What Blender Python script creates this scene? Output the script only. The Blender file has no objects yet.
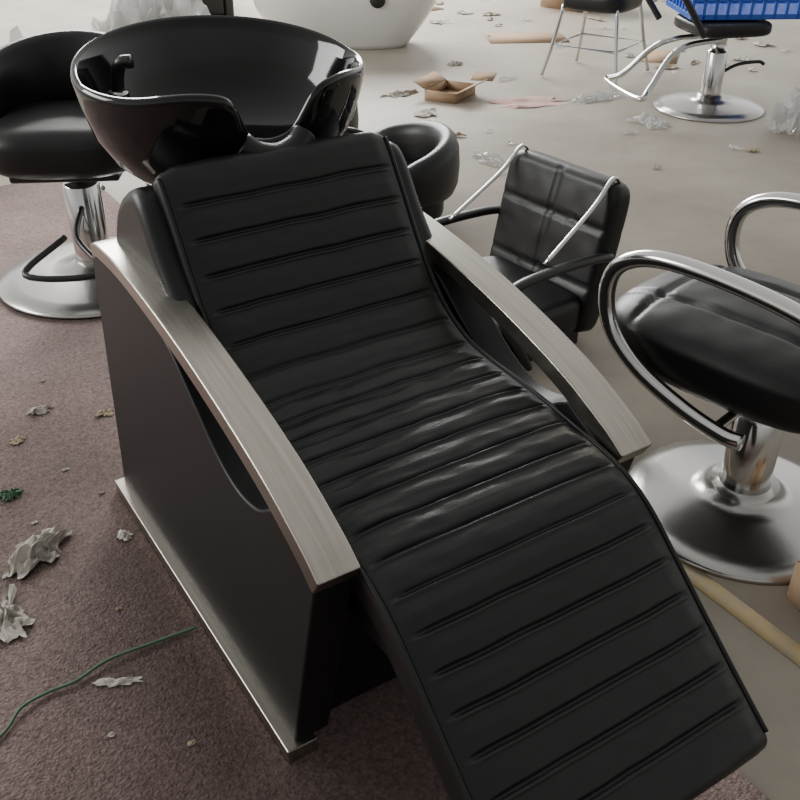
import bpy, bmesh, math, random
from mathutils import Vector, Matrix, noise
random.seed(4)
S=bpy.context.scene
COL=S.collection

# ---------------- materials ----------------
def mat(name, col, rough=.5, metal=0., bump=0., bscale=200., var=0., vscale=5., coat=0., trans=0., col2=None, stretch=None, bdist=.002, alpha=1., spec=.5):
    m=bpy.data.materials.new(name); m.use_nodes=True
    nt=m.node_tree; b=nt.nodes['Principled BSDF']
    b.inputs['Base Color'].default_value=(*col,1); b.inputs['Roughness'].default_value=rough
    b.inputs['Metallic'].default_value=metal
    b.inputs['Coat Weight'].default_value=coat
    b.inputs['Coat Roughness'].default_value=.05
    b.inputs['Transmission Weight'].default_value=trans
    b.inputs['Alpha'].default_value=alpha
    b.inputs['Specular IOR Level'].default_value=spec
    tc=nt.nodes.new('ShaderNodeTexCoord'); mp=nt.nodes.new('ShaderNodeMapping')
    nt.links.new(tc.outputs['Object'],mp.inputs['Vector'])
    if stretch: mp.inputs['Scale'].default_value=stretch
    if bump:
        n=nt.nodes.new('ShaderNodeTexNoise'); n.inputs['Scale'].default_value=bscale; n.inputs['Detail'].default_value=5
        nt.links.new(mp.outputs['Vector'],n.inputs['Vector'])
        bp=nt.nodes.new('ShaderNodeBump'); bp.inputs['Strength'].default_value=bump; bp.inputs['Distance'].default_value=bdist
        nt.links.new(n.outputs['Fac'],bp.inputs['Height']); nt.links.new(bp.outputs['Normal'],b.inputs['Normal'])
    if col2:
        n=nt.nodes.new('ShaderNodeTexNoise'); n.inputs['Scale'].default_value=vscale; n.inputs['Detail'].default_value=8
        n.inputs['Roughness'].default_value=.65
        nt.links.new(mp.outputs['Vector'],n.inputs['Vector'])
        r=nt.nodes.new('ShaderNodeValToRGB'); r.color_ramp.elements[0].position=.5-var; r.color_ramp.elements[1].position=.5+var
        r.color_ramp.elements[0].color=(*col,1); r.color_ramp.elements[1].color=(*col2,1)
        nt.links.new(n.outputs['Fac'],r.inputs['Fac']); nt.links.new(r.outputs['Color'],b.inputs['Base Color'])
    return m
LEATHER=mat('black_leather',(.008,.0078,.0078),.40,bump=.35,bscale=210,bdist=.001,spec=.42)
LEATHER2=mat('black_leather_panel',(.0085,.0085,.0088),.46,bump=.2,bscale=300,bdist=.001,spec=.36)
CERAMIC=mat('black_ceramic',(.005,.005,.005),.07)
CHROME=mat('chrome',(.66,.655,.64),.13,1.)
CHROMED=mat('dull_chrome',(.50,.49,.47),.25,1.,bump=.1,bscale=30)
BRUSHED=mat('brushed_steel',(.39,.365,.315),.28,1.,bump=.3,bscale=60,stretch=(30,1,1),bdist=.0006,col2=(.54,.51,.45),var=.2,vscale=4)
PLAST=mat('black_plastic',(.015,.015,.015),.35)
BLUE=mat('blue_crate_plastic',(.03,.10,.48),.45)
CARD=mat('cardboard',(.34,.22,.13),.85,col2=(.42,.29,.18),var=.2,vscale=9)
WHITE=mat('white_gloss',(.75,.75,.73),.15,coat=.5)
PAPER=mat('paper_scrap',(.52,.49,.44),.9,col2=(.38,.35,.30),var=.1,vscale=12)
TAN=mat('tan_scrap',(.36,.29,.20),.9)
PINK=mat('pink_foam_sheet',(.50,.32,.28),.9)
WRAP=mat('plastic_wrap',(.70,.71,.70),.25,trans=.3,alpha=.5)
GREEN=mat('green_twine',(.07,.15,.08),.7)

# ---------------- helpers ----------------
def empty(name, loc=(0,0,0), rot=0):
    e=bpy.data.objects.new(name,None); e.empty_display_size=.1
    e.location=loc; e.rotation_euler=(0,0,rot); COL.objects.link(e); return e
def mk(name, verts, faces, m, parent=None, smooth=True, bevel=0, seg=3, subsurf=0, loc=None, rot=None):
    me=bpy.data.meshes.new(name); me.from_pydata([tuple(v) for v in verts],[],faces); me.update()
    bm=bmesh.new(); bm.from_mesh(me); bmesh.ops.recalc_face_normals(bm,faces=bm.faces); bm.to_mesh(me); bm.free()
    o=bpy.data.objects.new(name,me); COL.objects.link(o); me.materials.append(m)
    for p in me.polygons: p.use_smooth=smooth
    if bevel:
        b=o.modifiers.new('bevel','BEVEL'); b.width=bevel; b.segments=seg; b.limit_method='ANGLE'; b.angle_limit=math.radians(35)
        b.harden_normals=True
    if subsurf:
        s=o.modifiers.new('sub','SUBSURF'); s.levels=subsurf; s.render_levels=subsurf
    if parent: o.parent=parent
    if loc: o.location=loc
    if rot: o.rotation_euler=rot
    return o
def catmull(pts, n=10, closed=False):
    pts=[Vector(p) for p in pts]; out=[]; N=len(pts)
    rng=range(N if closed else N-1)
    for i in rng:
        if closed: p0,p1,p2,p3=pts[i-1],pts[i],pts[(i+1)%N],pts[(i+2)%N]
        else:
            p1,p2=pts[i],pts[i+1]
            p0=pts[i-1] if i>0 else p1*2-p2
            p3=pts[i+2] if i+2<N else p2*2-p1
        for k in range(n):
            t=k/n
            out.append(.5*((2*p1)+(p2-p0)*t+(2*p0-5*p1+4*p2-p3)*t*t+(3*p1-p0-3*p2+p3)*t**3))
    if not closed: out.append(pts[-1])
    return out
def tube(name, pts, r, m, parent=None, n=8, seg=12, closed=False, flat=1., smoothpath=True):
    P=catmull(pts,n,closed) if smoothpath else [Vector(p) for p in pts]
    N=len(P); V=[];F=[]
    prev=None
    for i,p in enumerate(P):
        a=P[i-1] if (i>0 or closed) else P[0]; b=P[(i+1)%N] if (i<N-1 or closed) else P[-1]
        t=(b-a).normalized()
        if prev is None:
            u=t.cross(Vector((0,0,1)))
            if u.length<.1: u=t.cross(Vector((1,0,0)))
            u.normalize()
        else:
            u=prev-t*prev.dot(t); u.normalize()
        prev=u; w=t.cross(u)
        for k in range(seg):
            an=2*math.pi*k/seg
            V.append(p+u*math.cos(an)*r+w*math.sin(an)*r*flat)
    R=N if closed else N-1
    for i in range(R):
        for k in range(seg):
            F.append([i*seg+k,i*seg+(k+1)%seg,((i+1)%N)*seg+(k+1)%seg,((i+1)%N)*seg+k])
    if not closed:
        F.append(list(range(seg))); F.append([(N-1)*seg+k for k in range(seg)])
    return mk(name,V,F,m,parent)
def lathe(name, prof, m, parent=None, seg=48, loc=None):
    V=[];F=[];n=len(prof)
    for k in range(seg):
        a=2*math.pi*k/seg
        for r,z in prof: V.append((r*math.cos(a),r*math.sin(a),z))
    for k in range(seg):
        for i in range(n-1):
            F.append([k*n+i,((k+1)%seg)*n+i,((k+1)%seg)*n+i+1,k*n+i+1])
    o=mk(name,V,F,m,parent,loc=loc)
    bm=bmesh.new(); bm.from_mesh(o.data); bmesh.ops.remove_doubles(bm,verts=bm.verts,dist=1e-5); bmesh.ops.recalc_face_normals(bm,faces=bm.faces); bm.to_mesh(o.data); bm.free()
    return o
def extr(name, poly, x0, x1, m, parent=None, bevel=.01, seg=3):
    "poly in YZ extruded along X"
    n=len(poly)
    V=[(x0,y,z) for y,z in poly]+[(x1,y,z) for y,z in poly]
    F=[list(range(n)),list(range(2*n-1,n-1,-1))]+[[i,(i+1)%n,n+(i+1)%n,n+i] for i in range(n)]
    return mk(name,V,F,m,parent,bevel=bevel,seg=seg)
def box(name, a, b, m, parent=None, bevel=.004, loc=None, rot=None, seg=3):
    x0,y0,z0=a;x1,y1,z1=b
    V=[(x0,y0,z0),(x1,y0,z0),(x1,y1,z0),(x0,y1,z0),(x0,y0,z1),(x1,y0,z1),(x1,y1,z1),(x0,y1,z1)]
    F=[[0,3,2,1],[4,5,6,7],[0,1,5,4],[1,2,6,5],[2,3,7,6],[3,0,4,7]]
    return mk(name,V,F,m,parent,bevel=bevel,loc=loc,rot=rot,seg=seg)
def cushion(name, a, b, m, parent=None, puff=.02, r=.03, seams_x=(), seams_y=(), n=36, rot=None, loc=None, power=6, seamw=.006, wrinkle=0.):
    "puffy pad with seam grooves on both large faces (XY plane, thickness Z)"
    x0,y0,z0=a;x1,y1,z1=b
    cx,cy,cz=(x0+x1)/2,(y0+y1)/2,(z0+z1)/2; hx,hy,hz=(x1-x0)/2,(y1-y0)/2,(z1-z0)/2
    V=[];F=[]
    def surf(i,j,s):
        u=-1+2*i/n; v=-1+2*j/n
        u=math.copysign(1-(1-abs(u))**1.6,u)
        v=math.copysign(1-(1-abs(v))**1.6,v)
        m_=max(abs(u),abs(v)); q=max(1e-6,(abs(u)**power+abs(v)**power)**(1/power))
        uu=u*m_/q; vv=v*m_/q
        ed=max(0,1-m_)
        t=min(1,ed*min(hx,hy)/r)
        zz=hz*math.sqrt(max(0,1-(1-t)**2))
        zz=hz*.35+zz*.65
        zz+=puff*(1-uu*uu)*(1-vv*vv)
        X=uu*hx; Y=vv*hy
        for sx in seams_x: zz-=.010*math.exp(-((X-sx)/seamw)**2)*min(1,ed*8)
        for sy in seams_y: zz-=.010*math.exp(-((Y-sy)/seamw)**2)*min(1,ed*8)
        if wrinkle: zz+=wrinkle*noise.noise(Vector((X*14,Y*14,s*3)))*min(1,ed*5)
        return (cx+X,cy+Y,cz+s*zz)
    idx={}
    for s in (1,-1):
        for i in range(n+1):
            for j in range(n+1):
                idx[(s,i,j)]=len(V); V.append(surf(i,j,s))
    for s in (1,-1):
        for i in range(n):
            for j in range(n):
                f=[idx[(s,i,j)],idx[(s,i+1,j)],idx[(s,i+1,j+1)],idx[(s,i,j+1)]]
                F.append(f if s>0 else f[::-1])
    bd=[(i,0) for i in range(n)]+[(n,j) for j in range(n)]+[(i,n) for i in range(n,0,-1)]+[(0,j) for j in range(n,0,-1)]
    for k in range(len(bd)):
        p,q=bd[k],bd[(k+1)%len(bd)]
        F.append([idx[(1,*p)],idx[(-1,*p)],idx[(-1,*q)],idx[(1,*q)]])
    return mk(name,V,F,m,parent,loc=loc,rot=rot)
def scrap(name, x, y, sx, sy, m, h=.02, seed=0, z=.0055, rot=0., n=14, fold=6., parent=None):
    V=[];F=[]
    for i in range(n+1):
        for j in range(n+1):
            u=-1+2*i/n; v=-1+2*j/n
            du=u*math.sqrt(max(0,1-v*v/2)); dv=v*math.sqrt(max(0,1-u*u/2))
            ang=math.atan2(dv,du); er=1-.9*abs(noise.noise(Vector((math.cos(ang)*1.6+seed,math.sin(ang)*1.6,seed*3.1))))
            q=Vector((u*fold*.4+seed*7.3,v*fold*.4,seed*1.7))
            hz=abs(noise.noise(q))*1.6+abs(noise.noise(q*2.3))*.7
            hz*= (1-.7*max(abs(u),abs(v))**2)
            V.append((du*sx/2*er+noise.noise(q*1.7)*sx*.10,dv*sy/2*er+noise.noise(q*1.7+Vector((5,5,5)))*sy*.10,hz*h))
    mn=min(v[2] for v in V); V=[(a,b,c-mn) for a,b,c in V]
    for i in range(n):
        for j in range(n):
            a=i*(n+1)+j; F.append([a,a+n+1,a+n+2,a+1])
    return mk(name,V,F,m,parent,smooth=False,loc=(x,y,z),rot=(0,0,rot))

# ---------------- floor ----------------
floor_m=mat('concrete_floor',(.29,.25,.20),.5,bump=.3,bscale=25,bdist=.003,col2=(.50,.45,.37),var=.24,vscale=1.3)
box('floor',(-8,-4,-.1),(14,16,0),floor_m,bevel=0)
cm=mat('carpet_pile',(.118,.075,.066),.95,bump=1.,bscale=170,bdist=.006,col2=(.285,.205,.185),var=.16,vscale=120)
nt=cm.node_tree
b=nt.nodes['Principled BSDF']
ramp=[n for n in nt.nodes if n.type=='VALTORGB'][0]
tc=[n for n in nt.nodes if n.type=='TEX_COORD'][0]
n2=nt.nodes.new('ShaderNodeTexNoise'); n2.inputs['Scale'].default_value=2.2; n2.inputs['Detail'].default_value=6
nt.links.new(tc.outputs['Object'],n2.inputs['Vector'])
mr=nt.nodes.new('ShaderNodeMapRange'); mr.inputs['From Min'].default_value=.3; mr.inputs['From Max'].default_value=.7; mr.inputs['To Min'].default_value=.78; mr.inputs['To Max'].default_value=1.22
nt.links.new(n2.outputs['Fac'],mr.inputs['Value'])
mx=nt.nodes.new('ShaderNodeVectorMath'); mx.operation='SCALE'
nt.links.new(ramp.outputs['Color'],mx.inputs[0]); nt.links.new(mr.outputs['Result'],mx.inputs['Scale'])
nt.links.new(mx.outputs['Vector'],b.inputs['Base Color'])
box('carpet',(-4.5,-2.5,0),(1.12,4.6,.004),cm,bevel=0)
YEL=mat('yellow_floor_paint',(.42,.31,.12),.6,col2=(.30,.25,.17),var=.15,vscale=14)
box('floor_line_yellow',(1.425,-2.5,0),(1.475,4.2,.0025),YEL,bevel=0)

# ---------------- shampoo chair ----------------
ch=empty('shampoo_chair')
XL,XR=.455,1.115; PT=.072
armtop=catmull([(0,1.915,.722),(0,1.87,.740),(0,1.72,.745),(0,1.5,.722),(0,1.3,.684),(0,1.11,.632),(0,.985,.580),(0,.925,.545)],6)
armtop=[(p.y,p.z) for p in armtop]
armbot=[]
for i,(y,z) in enumerate(armtop):
    a=armtop[max(0,i-1)]; c=armtop[min(len(armtop)-1,i+1)]
    t=Vector((c[0]-a[0],c[1]-a[1])).normalized(); nrm=Vector((-t.y,t.x))
    if nrm.y>0: nrm=-nrm
    th=.030+.012*(i/len(armtop))
    armbot.append((y+nrm.x*th,z+nrm.y*th))
panel=[(1.075,.035),(2.03,.035),(1.935,.70)]+[(y,z+.006) for y,z in armbot if y>1.60]
sc=catmull([(0,1.60,.700),(0,1.50,.672),(0,1.40,.605),(0,1.31,.545),(0,1.23,.520),(0,1.155,.530),(0,1.10,.565),(0,1.07,.582)],6)
panel+= [(p.y,p.z) for p in sc[1:]]
panel+= [(y,z+.004) for y,z in armbot if .95<y<1.06]
panel+= [(.955,.50),(.965,.46)]
for nm,x0,x1 in (('left',XL,XL+PT),('right',XR-PT,XR)):
    extr('side_panel_'+nm,panel,x0,x1,LEATHER2,ch,bevel=.010)
    ax0,ax1=(x0-.006,x1-.004) if nm=='left' else (x0+.004,x1+.006)
    extr('armrest_'+nm,armtop+armbot[::-1],ax0,ax1,BRUSHED,ch,bevel=.004,seg=2)
box('base_trim_left',(XL-.022,1.06,.005),(XL+.040,2.04,.038),BRUSHED,ch,bevel=.003)
box('base_trim_right',(XR-.040,1.06,.005),(XR+.022,2.04,.038),BRUSHED,ch,bevel=.003)
core=[(1.11,.02),(2.0,.02),(1.93,.60),(1.87,.70),(1.80,.815),(1.70,.855),(1.655,.84),(1.60,.76),(1.47,.60),(1.40,.52),(1.28,.47),(1.05,.45),(1.02,.42)]
extr('body_core',core,XL+PT-.004,XR-PT+.004,LEATHER2,ch,bevel=.02)
shell=catmull([(0,1.72,.55),(0,1.86,.60),(0,1.885,.70),(0,1.83,.82),(0,1.74,.885),(0,1.675,.885),(0,1.60,.79),(0,1.50,.66),(0,1.55,.58)],6,closed=True)
extr('back_shell',[(p.y,p.z) for p in shell],XL+.035,XR-.035,LEATHER,ch,bevel=.025,seg=4)

# ribbed cushion
prof=[(0,1.700,.925),(0,1.662,.918),(0,1.60,.835),(0,1.5255,.726),(0,1.4475,.640),(0,1.375,.595),(0,1.305,.577),(0,1.18,.568),(0,1.06,.556),(0,.978,.545),(0,.905,.530),(0,.84,.497),(0,.77,.440),(0,.69,.372),(0,.61,.306),(0,.535,.246),(0,.515,.228)]
P=catmull(prof,40)
L=[0]
for i in range(1,len(P)): L.append(L[-1]+(P[i]-P[i-1]).length)
tot=L[-1]; NS=700; Q=[];j=0
for i in range(NS+1):
    s=tot*i/NS
    while j<len(L)-2 and L[j+1]<s: j+=1
    t=(s-L[j])/max(1e-9,L[j+1]-L[j]); Q.append(P[j].lerp(P[j+1],max(0,min(1,t))))
creases=[];s=.100
while s<tot-.05:
    creases.append(s); s+= .068 if s<.50 else (.060 if s<.80 else .062)
CX=(.5175+1.045)/2; 
T=.085; r=.022; V=[];F=[]
nx=36
ring_n=None
for i,q in enumerate(Q):
    s=tot*i/NS
    a=Q[max(0,i-1)];c=Q[min(NS,i+1)]; t=(c-a).normalized(); nrm=Vector((0,-t.z,t.y)); 
    if nrm.z<0: nrm=-nrm
    W=.500 + .024*min(1,max(0,(s-.35)/.4))
    ef=min(1,min(s,tot-s)/.025); ef=math.sqrt(max(0,1-(1-ef)**2))
    sd=min((s-c_ for c_ in creases),key=abs)
    ring=[]
    seatw=max(0,min(1,(s-.50)/.08))*max(0,min(1,(1.0-s)/.10))
    for k in range(nx+1):
        u=-1+2*k/nx; x=u*(W/2-r)
        wob=.0022*noise.noise(Vector((x*12,s*6,9)))
        dd=sd+wob
        mask=max(0,min(1,((W/2)-abs(x)-.024)/.010))
        g=.0050*math.sqrt(min(1,abs(dd)/.032))-.0045*math.exp(-((dd+.003)/.0038)**2)+.0040*math.exp(-((dd-.0042)/.0034)**2)
        wr=.0020*noise.noise(Vector((x*9,s*24,0)))+.0014*noise.noise(Vector((x*26,s*55,3)))
        pf=.006*(1-u**4)
        ring.append((x, pf+mask*g*(1+.45*seatw)+wr*(.7+.9*seatw)))
    for k in range(1,5):
        an=math.pi/2*k/4; ring.append((W/2-r+r*math.sin(an),-r+r*math.cos(an)))
    ring.append((W/2,-T*.6)); ring.append((W/2-.01,-T)); ring.append((-W/2+.01,-T)); ring.append((-W/2,-T*.6))
    for k in range(4,0,-1):
        an=math.pi/2*k/4; ring.append((-W/2+r-r*math.sin(an),-r+r*math.cos(an)))
    ring_n=len(ring)
    for x,o in ring:
        o2=-T/2+(o+T/2)*(.55+.45*ef)
        xx=x*(1-.02*(1-ef))
        V.append(Vector((CX+xx,q.y,q.z))+nrm*o2)
for i in range(NS):
    for k in range(ring_n):
        a=i*ring_n+k;b2=i*ring_n+(k+1)%ring_n
        F.append([a,b2,b2+ring_n,a+ring_n])
F.append(list(range(ring_n)));F.append([NS*ring_n+k for k in range(ring_n)])
mk('seat_cushion_ribbed',V,F,LEATHER,ch)
for sgn in (-1,1):
    pts=[]
    for i in range(16,NS-6,8):
        q=Q[i];a=Q[i-1];c=Q[i+1];t=(c-a).normalized();nrm=Vector((0,-t.z,t.y)); 
        if nrm.z<0:nrm=-nrm
        W=.500+.024*min(1,max(0,(tot*i/NS-.35)/.4))
        pts.append(Vector((CX+sgn*(W/2-.005),q.y,q.z))+nrm*(-.005))
    tube('cushion_piping_'+('left' if sgn<0 else 'right'),pts,.0045,LEATHER,ch,n=2,seg=8)
lp=[(1.04,.46),(.90,.455),(.83,.42),(.55,.185),(.585,.155),(.86,.36),(1.04,.36)]
extr('legrest_support',lp,CX-.235,CX+.235,LEATHER2,ch,bevel=.015)

# basin
bc=Vector((.790,1.925,1.032)); A,B=.306,.280
prof=[(.30,-.235),(.45,-.232),(.64,-.208),(.80,-.165),(.92,-.105),(.98,-.045),(1.0,-.012),(1.005,0),(.995,.010),(.975,.013),(.955,.006),(.93,-.015),(.88,-.06),(.80,-.105),(.64,-.148),(.42,-.168),(.2,-.176),(.05,-.18)]
NA=216;V=[];F=[]
for k in range(NA):
    ph=2*math.pi*k/NA
    d=(ph-1.5*math.pi+math.pi)%(2*math.pi)-math.pi
    notch=1/(1+math.exp((abs(d)-.235)/.032))
    lobe=math.exp(-((abs(d)-.52)/.36)**2)
    for rf,z in prof:
        wt=max(0,min(1,1+z/.16))
        rr=rf*(1+.03*lobe*wt)
        rr*= (1-.12*notch*wt)
        x=math.cos(ph)*A*rr; y=math.sin(ph)*(B*1.02 if math.sin(ph)>0 else .250)*rr
        zz=z-notch*.090*wt + .032*max(0,math.sin(ph))*wt + .022*lobe*wt
        V.append((x,y,zz))
n=len(prof)
for k in range(NA):
    for i in range(n-1):
        F.append([k*n+i,((k+1)%NA)*n+i,((k+1)%NA)*n+i+1,k*n+i+1])
F.append([k*n for k in range(NA)]);F.append([k*n+n-1 for k in range(NA)])
o=mk('basin',V,F,CERAMIC,ch,loc=bc,rot=(math.radians(4),0,0))
lathe('basin_drain',[(0,.003),(.03,.003),(.034,0),(.0,-.004)],CHROME,ch,loc=(.788,1.93,.862))
tube('basin_spray_head',[(.600,2.06,.975),(.604,2.055,1.02),(.612,2.045,1.045),(.63,2.03,1.05)],.014,PLAST,ch)
lathe('basin_tap_ring',[(0,.0),(.022,.0),(.022,.012),(.015,.014),(0,.014)],CHROME,ch,loc=(.602,2.058,.975))
tube('neck_rest',[(.72,1.700,.945),(.745,1.690,.925),(.788,1.684,.915),(.831,1.690,.925),(.856,1.700,.945)],.026,LEATHER,ch)
extr('basin_stand',[(1.80,.6),(2.02,.6),(2.04,.83),(1.80,.86)],.62,.96,PLAST,ch,bevel=.02)

# ---------------- generic parts ----------------
def pump_base(par, r=.3, h=.45, cr=.035, fat=1.7, split=.72):
    lathe('base_disc',[(0,0),(r,0),(r,.008),(r*.985,.016),(r*.8,.030),(r*.45,.048),(r*.25,.062),(cr*1.6,.085),(0,.085)],CHROMED,par,seg=72)
    lathe('pump_column',[(0,.06),(cr*fat*1.1,.06),(cr*fat,.10),(cr*fat,h*split),(cr*fat*.9,h*(split+.02)),(cr,h*(split+.03)),(cr,h*.97),(cr*1.6,h*.98),(cr*1.6,h),(0,h)],CHROME,par)
    tube('pump_lever',[(cr,0,.20),(.14,0,.24),(.27,0,.25),(.31,0,.235)],.010,PLAST,par)

def rodchair(name, loc, rot):
    e=empty(name,loc,rot)   # faces -x
    cushion('seat',(-.50,-.235,.06),(-.0,.235,.18),LEATHER,e,seams_x=(0,))
    bk=cushion('backrest',(-.25,-.245,-.045),(.25,.245,.045),LEATHER,e,puff=.012,seams_x=(-.09,.10),seams_y=(0,),loc=(.03,0,.285),power=10,n=60,seamw=.008,wrinkle=.003)
    bk.rotation_euler=(0,math.radians(-78),0)
    box('seat_board',(-.48,-.2,0),(-.02,.2,.075),PLAST,e)
    for sy in (-1,1):
        y=.255*sy
        tube('arm_pad_%s'%('a' if sy<0 else 'b'),[(.02,y,.315),(-.06,y,.325),(-.22,y,.330),(-.36,y,.320),(-.41,y,.28),(-.40,y,.20),(-.34,y,.10),(-.30,y,.03)],.020,PLAST,e,flat=.7)
        tube('chrome_bar_%s'%('a' if sy<0 else 'b'),[(.09,y*.8,.50),(.075,y*.8,.535),(.045,y*.8,.54),(-.03,y*.82,.47),(-.23,y*.88,.345)],.008,CHROME,e,flat=.6)
    return e
rodchair('salon_chair',(1.98,2.21,0),math.radians(4))

def tubchair(name, loc, rot, base=False, zoff=0., bh=.13):
    e=empty(name,loc,rot)   # faces -x
    z=zoff
    cushion('seat',(-.27,-.25,z+.05),(.22,.25,z+.19),LEATHER,e,puff=.03,power=4,r=.06)
    V=[];F=[];na=28;nb=14
    for i in range(na+1):
        a=math.radians(-95+190*i/na)
        end=min(1,(1-abs(2*i/na-1))*4.5); end=math.sqrt(max(0.0,1-(1-end)**2))
        for k in range(nb):
            b_=2*math.pi*k/nb
            rr=.255+.05*math.cos(b_)*(.3+.7*end)
            hz=(bh+bh*.5*math.cos(a))*(.35+.65*end)
            zz=z+.14+bh+.03*math.cos(a)+hz*math.copysign(abs(math.sin(b_))**.7,math.sin(b_))
            V.append((math.cos(a)*rr,math.sin(a)*rr*1.05,zz))
    for i in range(na):
        for k in range(nb):
            F.append([i*nb+k,i*nb+(k+1)%nb,(i+1)*nb+(k+1)%nb,(i+1)*nb+k])
    F.append(list(range(nb)));F.append([na*nb+k for k in range(nb)])
    mk('wrap_backrest',V,F,LEATHER,e)
    box('seat_board',(-.2,-.18,z+0 if not base else z+.02),(.18,.18,z+.08),PLAST,e,bevel=.01)
    for sy in (-1,1):
        y=.29*sy
        tube('arm_%s'%('a' if sy<0 else 'b'),[(.05,y,z+.24),(-.1,y,z+.31),(-.28,y,z+.30),(-.34,y,z+.24),(-.25,y,z+.14),(-.1,y,z+.09)],.018,PLAST,e,flat=.7)
    if base: pump_base(e,r=base,h=z+.04,fat=1.85,split=.80)
    return e
tubchair('barber_chair',(2.02,3.28,0),math.radians(-20),bh=.085)
tubchair('barber_chair',(1.98,4.05,0),math.radians(15),bh=.10)
e=tubchair('hydraulic_chair',(.800,3.365,.0045),math.radians(62),base=.355,zoff=.41,bh=.10)
tube('footrest',[(.0,0,.3),(-.25,-.02,.26),(-.42,-.12,.20),(-.42,.12,.20),(-.25,.02,.26)],.011,PLAST,e)

# ---------------- chair with tubular chrome arms (right) ----------------
rc=empty('chrome_arm_chair',(1.735,1.135,0),math.radians(10))  # faces +y
pump_base(rc,r=.285,h=.39,cr=.052,fat=1.15)
cushion('seat',(-.240,-.27,.385),(.240,.37,.525),LEATHER,rc,puff=.030,power=3.4,r=.08,seams_x=(-.10,.10),seams_y=(.20,),n=64,seamw=.009,wrinkle=.004)
box('seat_plate',(-.14,-.16,.365),(.14,.16,.405),PLAST,rc,bevel=.01)
bk=cushion('backrest',(-.22,-.22,-.05),(.22,.22,.05),LEATHER,rc,puff=.02,power=4,loc=(0,-.36,.75),rot=(math.radians(78),0,0))
box('back_bracket',(-.03,-.34,.36),(.03,-.28,.70),PLAST,rc)
for sx in (-1,1):
    x=.262*sx
    tube('arm_tube_%s'%('left' if sx<0 else 'right'),[(x,-.36,.60),(x,-.26,.655),(x,-.10,.690),(x,.08,.702),(x,.20,.690),(x,.275,.645),(x,.292,.57),(x,.262,.490),(x,.18,.425),(x,.06,.380),(x,-.04,.360),(x*.98,-.085,.360)],.019,CHROME,rc,n=10,seg=16)
    tube('arm_bracket_%s'%('left' if sx<0 else 'right'),[(x,-.02,.365),(x*.7,-.02,.37),(x*.4,-.02,.38)],.012,CHROME,rc)
    tube('arm_rear_%s'%('left' if sx<0 else 'right'),[(x,-.36,.60),(x*.8,-.37,.66),(x*.5,-.37,.68)],.016,CHROME,rc)

# ---------------- far right pedestal chair + crate ----------------
fc=empty('pedestal_chair',(4.545,3.777,0),math.radians(-20))
pump_base(fc,r=.315,h=.44,cr=.045,fat=1.3)
cushion('seat',(-.22,-.22,.43),(.22,.22,.50),LEATHER,fc,power=5,puff=.005)
for sy in (-1,1):
    tube('arm_%s'%('a' if sy<0 else 'b'),[(-.25,.27*sy,.46),(-.34,.28*sy,.58),(-.40,.28*sy,.66),(-.44,.28*sy,.72)],.018,PLAST,fc)
tube('footrest',[(0,.06,.40),(-.30,.10,.36),(-.48,.18,.18),(-.56,.22,.14),(-.56,-.22,.14),(-.48,-.18,.18),(-.30,-.10,.36),(0,-.06,.40)],.016,CHROME,fc)
cr=empty('plastic_crate',(4.74,3.78,.512),math.radians(-30))
def crate(par,w,d,h):
    t=.012
    box('crate_bottom',(-w/2,-d/2,0),(w/2,d/2,t),BLUE,par,bevel=.002)
    for s in (-1,1):
        for zz in (.0,h*.33,h*.62,h-.03):
            box('rail_x',(-w/2,s*d/2-t/2,zz),(w/2,s*d/2+t/2,zz+.028),BLUE,par,bevel=.002)
            box('rail_y',(s*w/2-t/2,-d/2,zz),(s*w/2+t/2,d/2,zz+.028),BLUE,par,bevel=.002)
        for k in range(13):
            x=-w/2+w*k/12; box('slat_x',(x-.008,s*d/2-t/2,0),(x+.008,s*d/2+t/2,h),BLUE,par,bevel=.001)
        for k in range(9):
            y=-d/2+d*k/8; box('slat_y',(s*w/2-t/2,y-.008,0),(s*w/2+t/2,y+.008,h),BLUE,par,bevel=.001)
crate(cr,.78,.46,.28)

c2=empty('chrome_frame_stool',(4.55,4.75,0),.4)
cushion('seat',(-.22,-.22,.42),(.22,.22,.52),LEATHER,c2,power=4)
for a,bb in ((-1,-1),(-1,1),(1,-1),(1,1)):
    tube('leg',[(a*.18,bb*.18,.44),(a*.22,bb*.22,.2),(a*.26,bb*.26,.012)],.012,CHROME,c2)
tube('leg_ring',[(-.215,-.215,.2),(.215,-.215,.2),(.215,.215,.2),(-.215,.215,.2)],.009,CHROME,c2,closed=True,smoothpath=False)

# ---------------- far white shampoo unit ----------------
wu=empty('white_shampoo_unit',(3.66,6.45,0),math.radians(-32))
V=[];F=[];na=60;nb=18
for i in range(nb+1):
    t=i/nb; z=.0+.62*t
    g=.62+.38*math.sin(min(1,t*1.5)*math.pi/2)
    if t>.75: g*=1-.35*((t-.75)/.25)**2
    for k in range(na):
        a=2*math.pi*k/na
        c,s_=math.cos(a),math.sin(a)
        p=.62
        V.append((.68*math.copysign(abs(c)**p,c)*g,.34*math.copysign(abs(s_)**p,s_)*(g if t<.6 else g*(1-.2*(t-.6))),z+.10*t*c))
for i in range(nb):
    for k in range(na): F.append([i*na+k,i*na+(k+1)%na,(i+1)*na+(k+1)%na,(i+1)*na+k])
F.append(list(range(na)));F.append([nb*na+k for k in range(na)])
mk('shell',V,F,WHITE,wu)
cushion('seat',(-.50,-.20,.56),(.45,.20,.74),LEATHER,wu,power=5)
pt=lathe('side_port',[(0,.0),(.045,.0),(.055,-.01)],PLAST,wu,loc=(.22,-.352,.36)); pt.rotation_euler=(math.radians(90),0,0)

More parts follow.
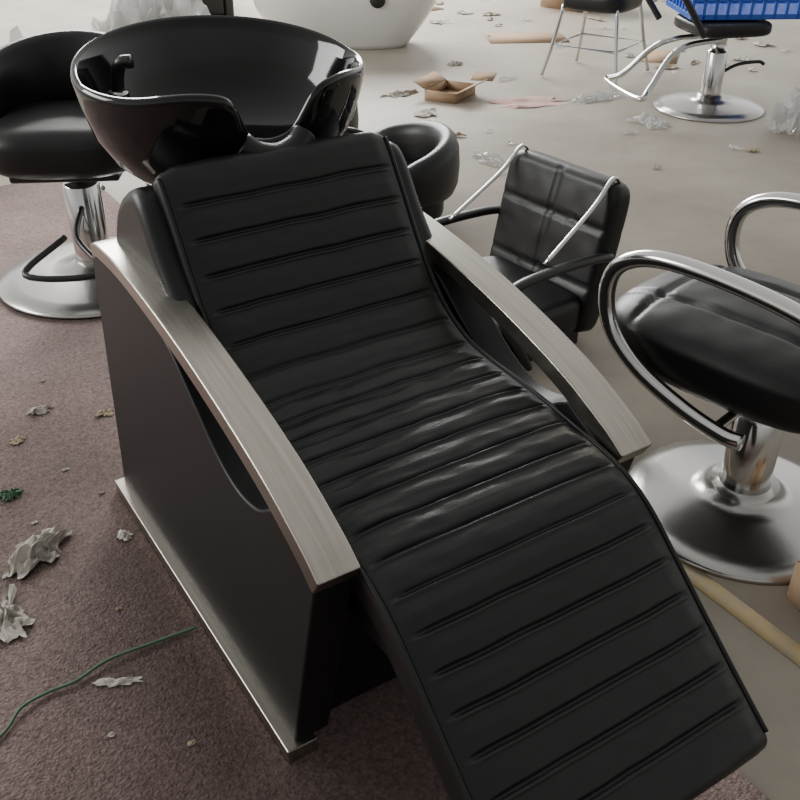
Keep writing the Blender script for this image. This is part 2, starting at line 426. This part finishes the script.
fb=empty('black_shampoo_unit',(3.15,8.3,0),math.radians(-15))
extr('side_a',[(-.4,.0),(.45,.0),(.4,.6),(.1,.62),(-.2,.4),(-.45,.42)],-.32,-.25,PLAST,fb,bevel=.02)
extr('side_b',[(-.4,.0),(.45,.0),(.4,.6),(.1,.62),(-.2,.4),(-.45,.42)],.25,.32,PLAST,fb,bevel=.02)
extr('body',[(-.4,.02),(.4,.02),(.45,.8),(.3,.85),(.1,.45),(-.4,.42)],-.25,.25,LEATHER,fb,bevel=.03)

def carton(name,loc,rot,w,d,h,flaps=True):
    e=empty(name,loc,rot)
    t=.006
    box('bottom',(-w/2,-d/2,0),(w/2,d/2,t),CARD,e,bevel=0)
    for s in (-1,1):
        box('wall_long',(-w/2,s*d/2-t/2,0),(w/2,s*d/2+t/2,h),CARD,e,bevel=0)
        box('wall_short',(s*w/2-t/2,-d/2,0),(s*w/2+t/2,d/2,h),CARD,e,bevel=0)
        if flaps:
            f=box('flap',(-w/2,0,0),(w/2,d*.45,t),CARD,e,bevel=0,loc=(0,s*d/2,h),rot=(math.radians(25) if s>0 else math.radians(155),0,0))
    return e
carton('cardboard_box',(3.42,4.80,0),.5,.28,.20,.06)
carton('cardboard_box',(6.15,6.75,0),.2,.5,.4,.30)
carton('cardboard_box',(1.66,.735,0),-.35,.24,.18,.10,False)
fl=empty('flattened_cardboard',(0,0,0))
for k,(x,y,w_,d_,r_) in enumerate([(4.9,5.9,.6,.35,-.5),(3.1,5.6,.3,.2,1.0),(5.3,4.9,.4,.25,.7),(4.7,7.4,.7,.4,.1),(3.9,5.1,.22,.14,.8)]):
    box('sheet_%d'%k,(-w_/2,-d_/2,0),(w_/2,d_/2,.006),CARD,fl,bevel=0,loc=(x,y,0.0),rot=(0,0,r_))
scrap('plastic_wrap_sheet',.85,5.30,.9,.8,WRAP,h=.45,seed=3,fold=8,z=.0,n=26)
scrap('plastic_wrap_sheet',4.62,3.18,.45,.4,WRAP,h=.22,seed=5,fold=8,z=0,n=24)
scrap('plastic_wrap_sheet',2.5,7.3,1.0,.7,WRAP,h=.5,seed=8,fold=9,z=0,n=30)
scrap('plastic_wrap_sheet',4.02,3.72,.22,.30,WRAP,h=.05,seed=9,z=0)
scrap('plastic_wrap_sheet',4.15,4.28,.5,.16,WRAP,h=.05,seed=10,z=0)
scrap('pink_foam_sheet',3.75,4.44,.55,.28,PINK,h=.02,seed=11,z=0,rot=-.4,fold=2)
scrap('paper_scrap',2.88,3.69,.14,.3,WRAP,h=.04,seed=12,z=0)
scrap('paper_scrap',3.18,5.0,.3,.12,PAPER,h=.03,seed=13,z=0)
scrap('paper_scrap',3.93,5.47,.12,.10,PAPER,h=.03,seed=14,z=0)
# carpet litter
scrap('crumpled_paper',.200,1.90,.20,.11,PAPER,h=.04,seed=21,rot=.6,fold=5,n=20)
scrap('crumpled_paper',.075,1.735,.14,.20,PAPER,h=.03,seed=22,rot=.2,fold=4,n=20)
scrap('paper_scrap',.368,2.533,.09,.055,PAPER,h=.015,seed=23,fold=3)
scrap('paper_scrap',.523,2.416,.06,.045,TAN,h=.012,seed=24,fold=3)
scrap('paper_scrap',.275,2.409,.05,.04,TAN,h=.012,seed=25,fold=3)
scrap('paper_scrap',.391,1.85,.04,.05,PAPER,h=.012,seed=26,fold=3)
scrap('paper_scrap',.232,1.42,.11,.03,PAPER,h=.008,seed=27,rot=-.5,fold=3)
scrap('green_scrap',.196,2.164,.07,.05,GREEN,h=.02,seed=28)
for k,(x,y) in enumerate([(.35,2.2),(.3,1.62),(.42,2.7),(.2,2.8),(.05,2.3),(.3,1.2),(.18,1.30),(.40,2.05),(.22,2.02),(.12,2.55)]):
    scrap('paper_scrap',x,y,.020,.014,TAN if k%2 else PAPER,h=.005,seed=40+k,n=6)
tube('twine',[(-.12,1.36,.009),(0,1.406,.010),(.05,1.45,.013),(.107,1.464,.010),(.16,1.462,.011),(.233,1.480,.013),(.33,1.478,.010),(.42,1.47,.011)],.0032,GREEN,None,seg=8)
lit=empty('floor_litter',(0,0,0))
avoid=[(4.545,3.777,.65),(4.55,4.75,.5),(3.66,6.45,.95),(3.42,4.8,.35),(2.02,3.28,.5),(1.98,4.05,.5),(4.62,3.18,.4),(3.75,4.44,.3),(4.15,4.28,.35),(2.5,7.3,.7),(3.15,8.3,.7),(6.15,6.75,.5),(1.98,2.21,.7)]
cnt=0
while cnt<120:
    x=random.uniform(1.9,7.0); y=random.uniform(2.6,8.6)
    if any((x-a)**2+(y-b_)**2<r_*r_ for a,b_,r_ in avoid): continue
    cnt+=1
    sc_=1 if y<4.5 else 1.9
    scrap('litter_piece',x,y,random.uniform(.03,.13)*sc_,random.uniform(.02,.08)*sc_,random.choice([PAPER,WRAP,TAN,PAPER,WRAP]),h=.018,seed=60+cnt,z=.0065,n=8,rot=random.uniform(0,3),fold=3,parent=lit)

# ---------------- light ----------------
w=bpy.data.worlds.new('World'); S.world=w; w.use_nodes=True
nt=w.node_tree; bg=nt.nodes['Background']
tc=nt.nodes.new('ShaderNodeTexCoord'); sp=nt.nodes.new('ShaderNodeSeparateXYZ')
nt.links.new(tc.outputs['Generated'],sp.inputs[0])
rp=nt.nodes.new('ShaderNodeValToRGB')
mr=nt.nodes.new('ShaderNodeMapRange'); mr.inputs['From Min'].default_value=-1; mr.inputs['From Max'].default_value=1
nt.links.new(sp.outputs['Z'],mr.inputs['Value'])
nt.links.new(mr.outputs['Result'],rp.inputs['Fac'])
el=rp.color_ramp.elements
el[0].position=.48; el[0].color=(.35,.33,.30,1)
el[1].position=.56; el[1].color=(.97,.97,.96,1)
x=el.new(.72); x.color=(.60,.59,.57,1)
x=el.new(.9); x.color=(.50,.495,.485,1)
# bright side of the hall is the far (window) side, dim side behind the camera
dp=nt.nodes.new('ShaderNodeVectorMath'); dp.operation='DOT_PRODUCT'; dp.inputs[1].default_value=(.25,.95,.1)
nt.links.new(tc.outputs['Generated'],dp.inputs[0])
m2=nt.nodes.new('ShaderNodeMapRange'); m2.inputs['From Min'].default_value=-.7; m2.inputs['From Max'].default_value=.8; m2.inputs['To Min'].default_value=.62; m2.inputs['To Max'].default_value=1.6
nt.links.new(dp.outputs['Value'],m2.inputs['Value']); nt.links.new(m2.outputs['Result'],bg.inputs['Strength'])
nt.links.new(rp.outputs['Color'],bg.inputs['Color'])
def area(name,loc,target,sx,sy,power,col=(1,1,1)):
    l=bpy.data.lights.new(name,'AREA'); l.shape='RECTANGLE'; l.size=sx; l.size_y=sy; l.energy=power; l.color=col
    o=bpy.data.objects.new(name,l); COL.objects.link(o); o.location=loc
    o.rotation_euler=(Vector(target)-Vector(loc)).to_track_quat('-Z','Y').to_euler()
area('window_light_far',(4.5,11,4.0),(2,2.5,0),6,2.5,1350,(1,.995,.98))
area('window_light_left',(-4,5.5,3.2),(1,2,0.3),4,2,320,(1,.995,.98))

# ---------------- camera ----------------
cd=bpy.data.cameras.new('Camera'); cam=bpy.data.objects.new('Camera',cd); COL.objects.link(cam)
cd.sensor_width=36; cd.lens=42.75
cam.location=(0,0,1.5); cam.rotation_euler=(math.radians(58),0,math.radians(-32.5))
S.camera=cam
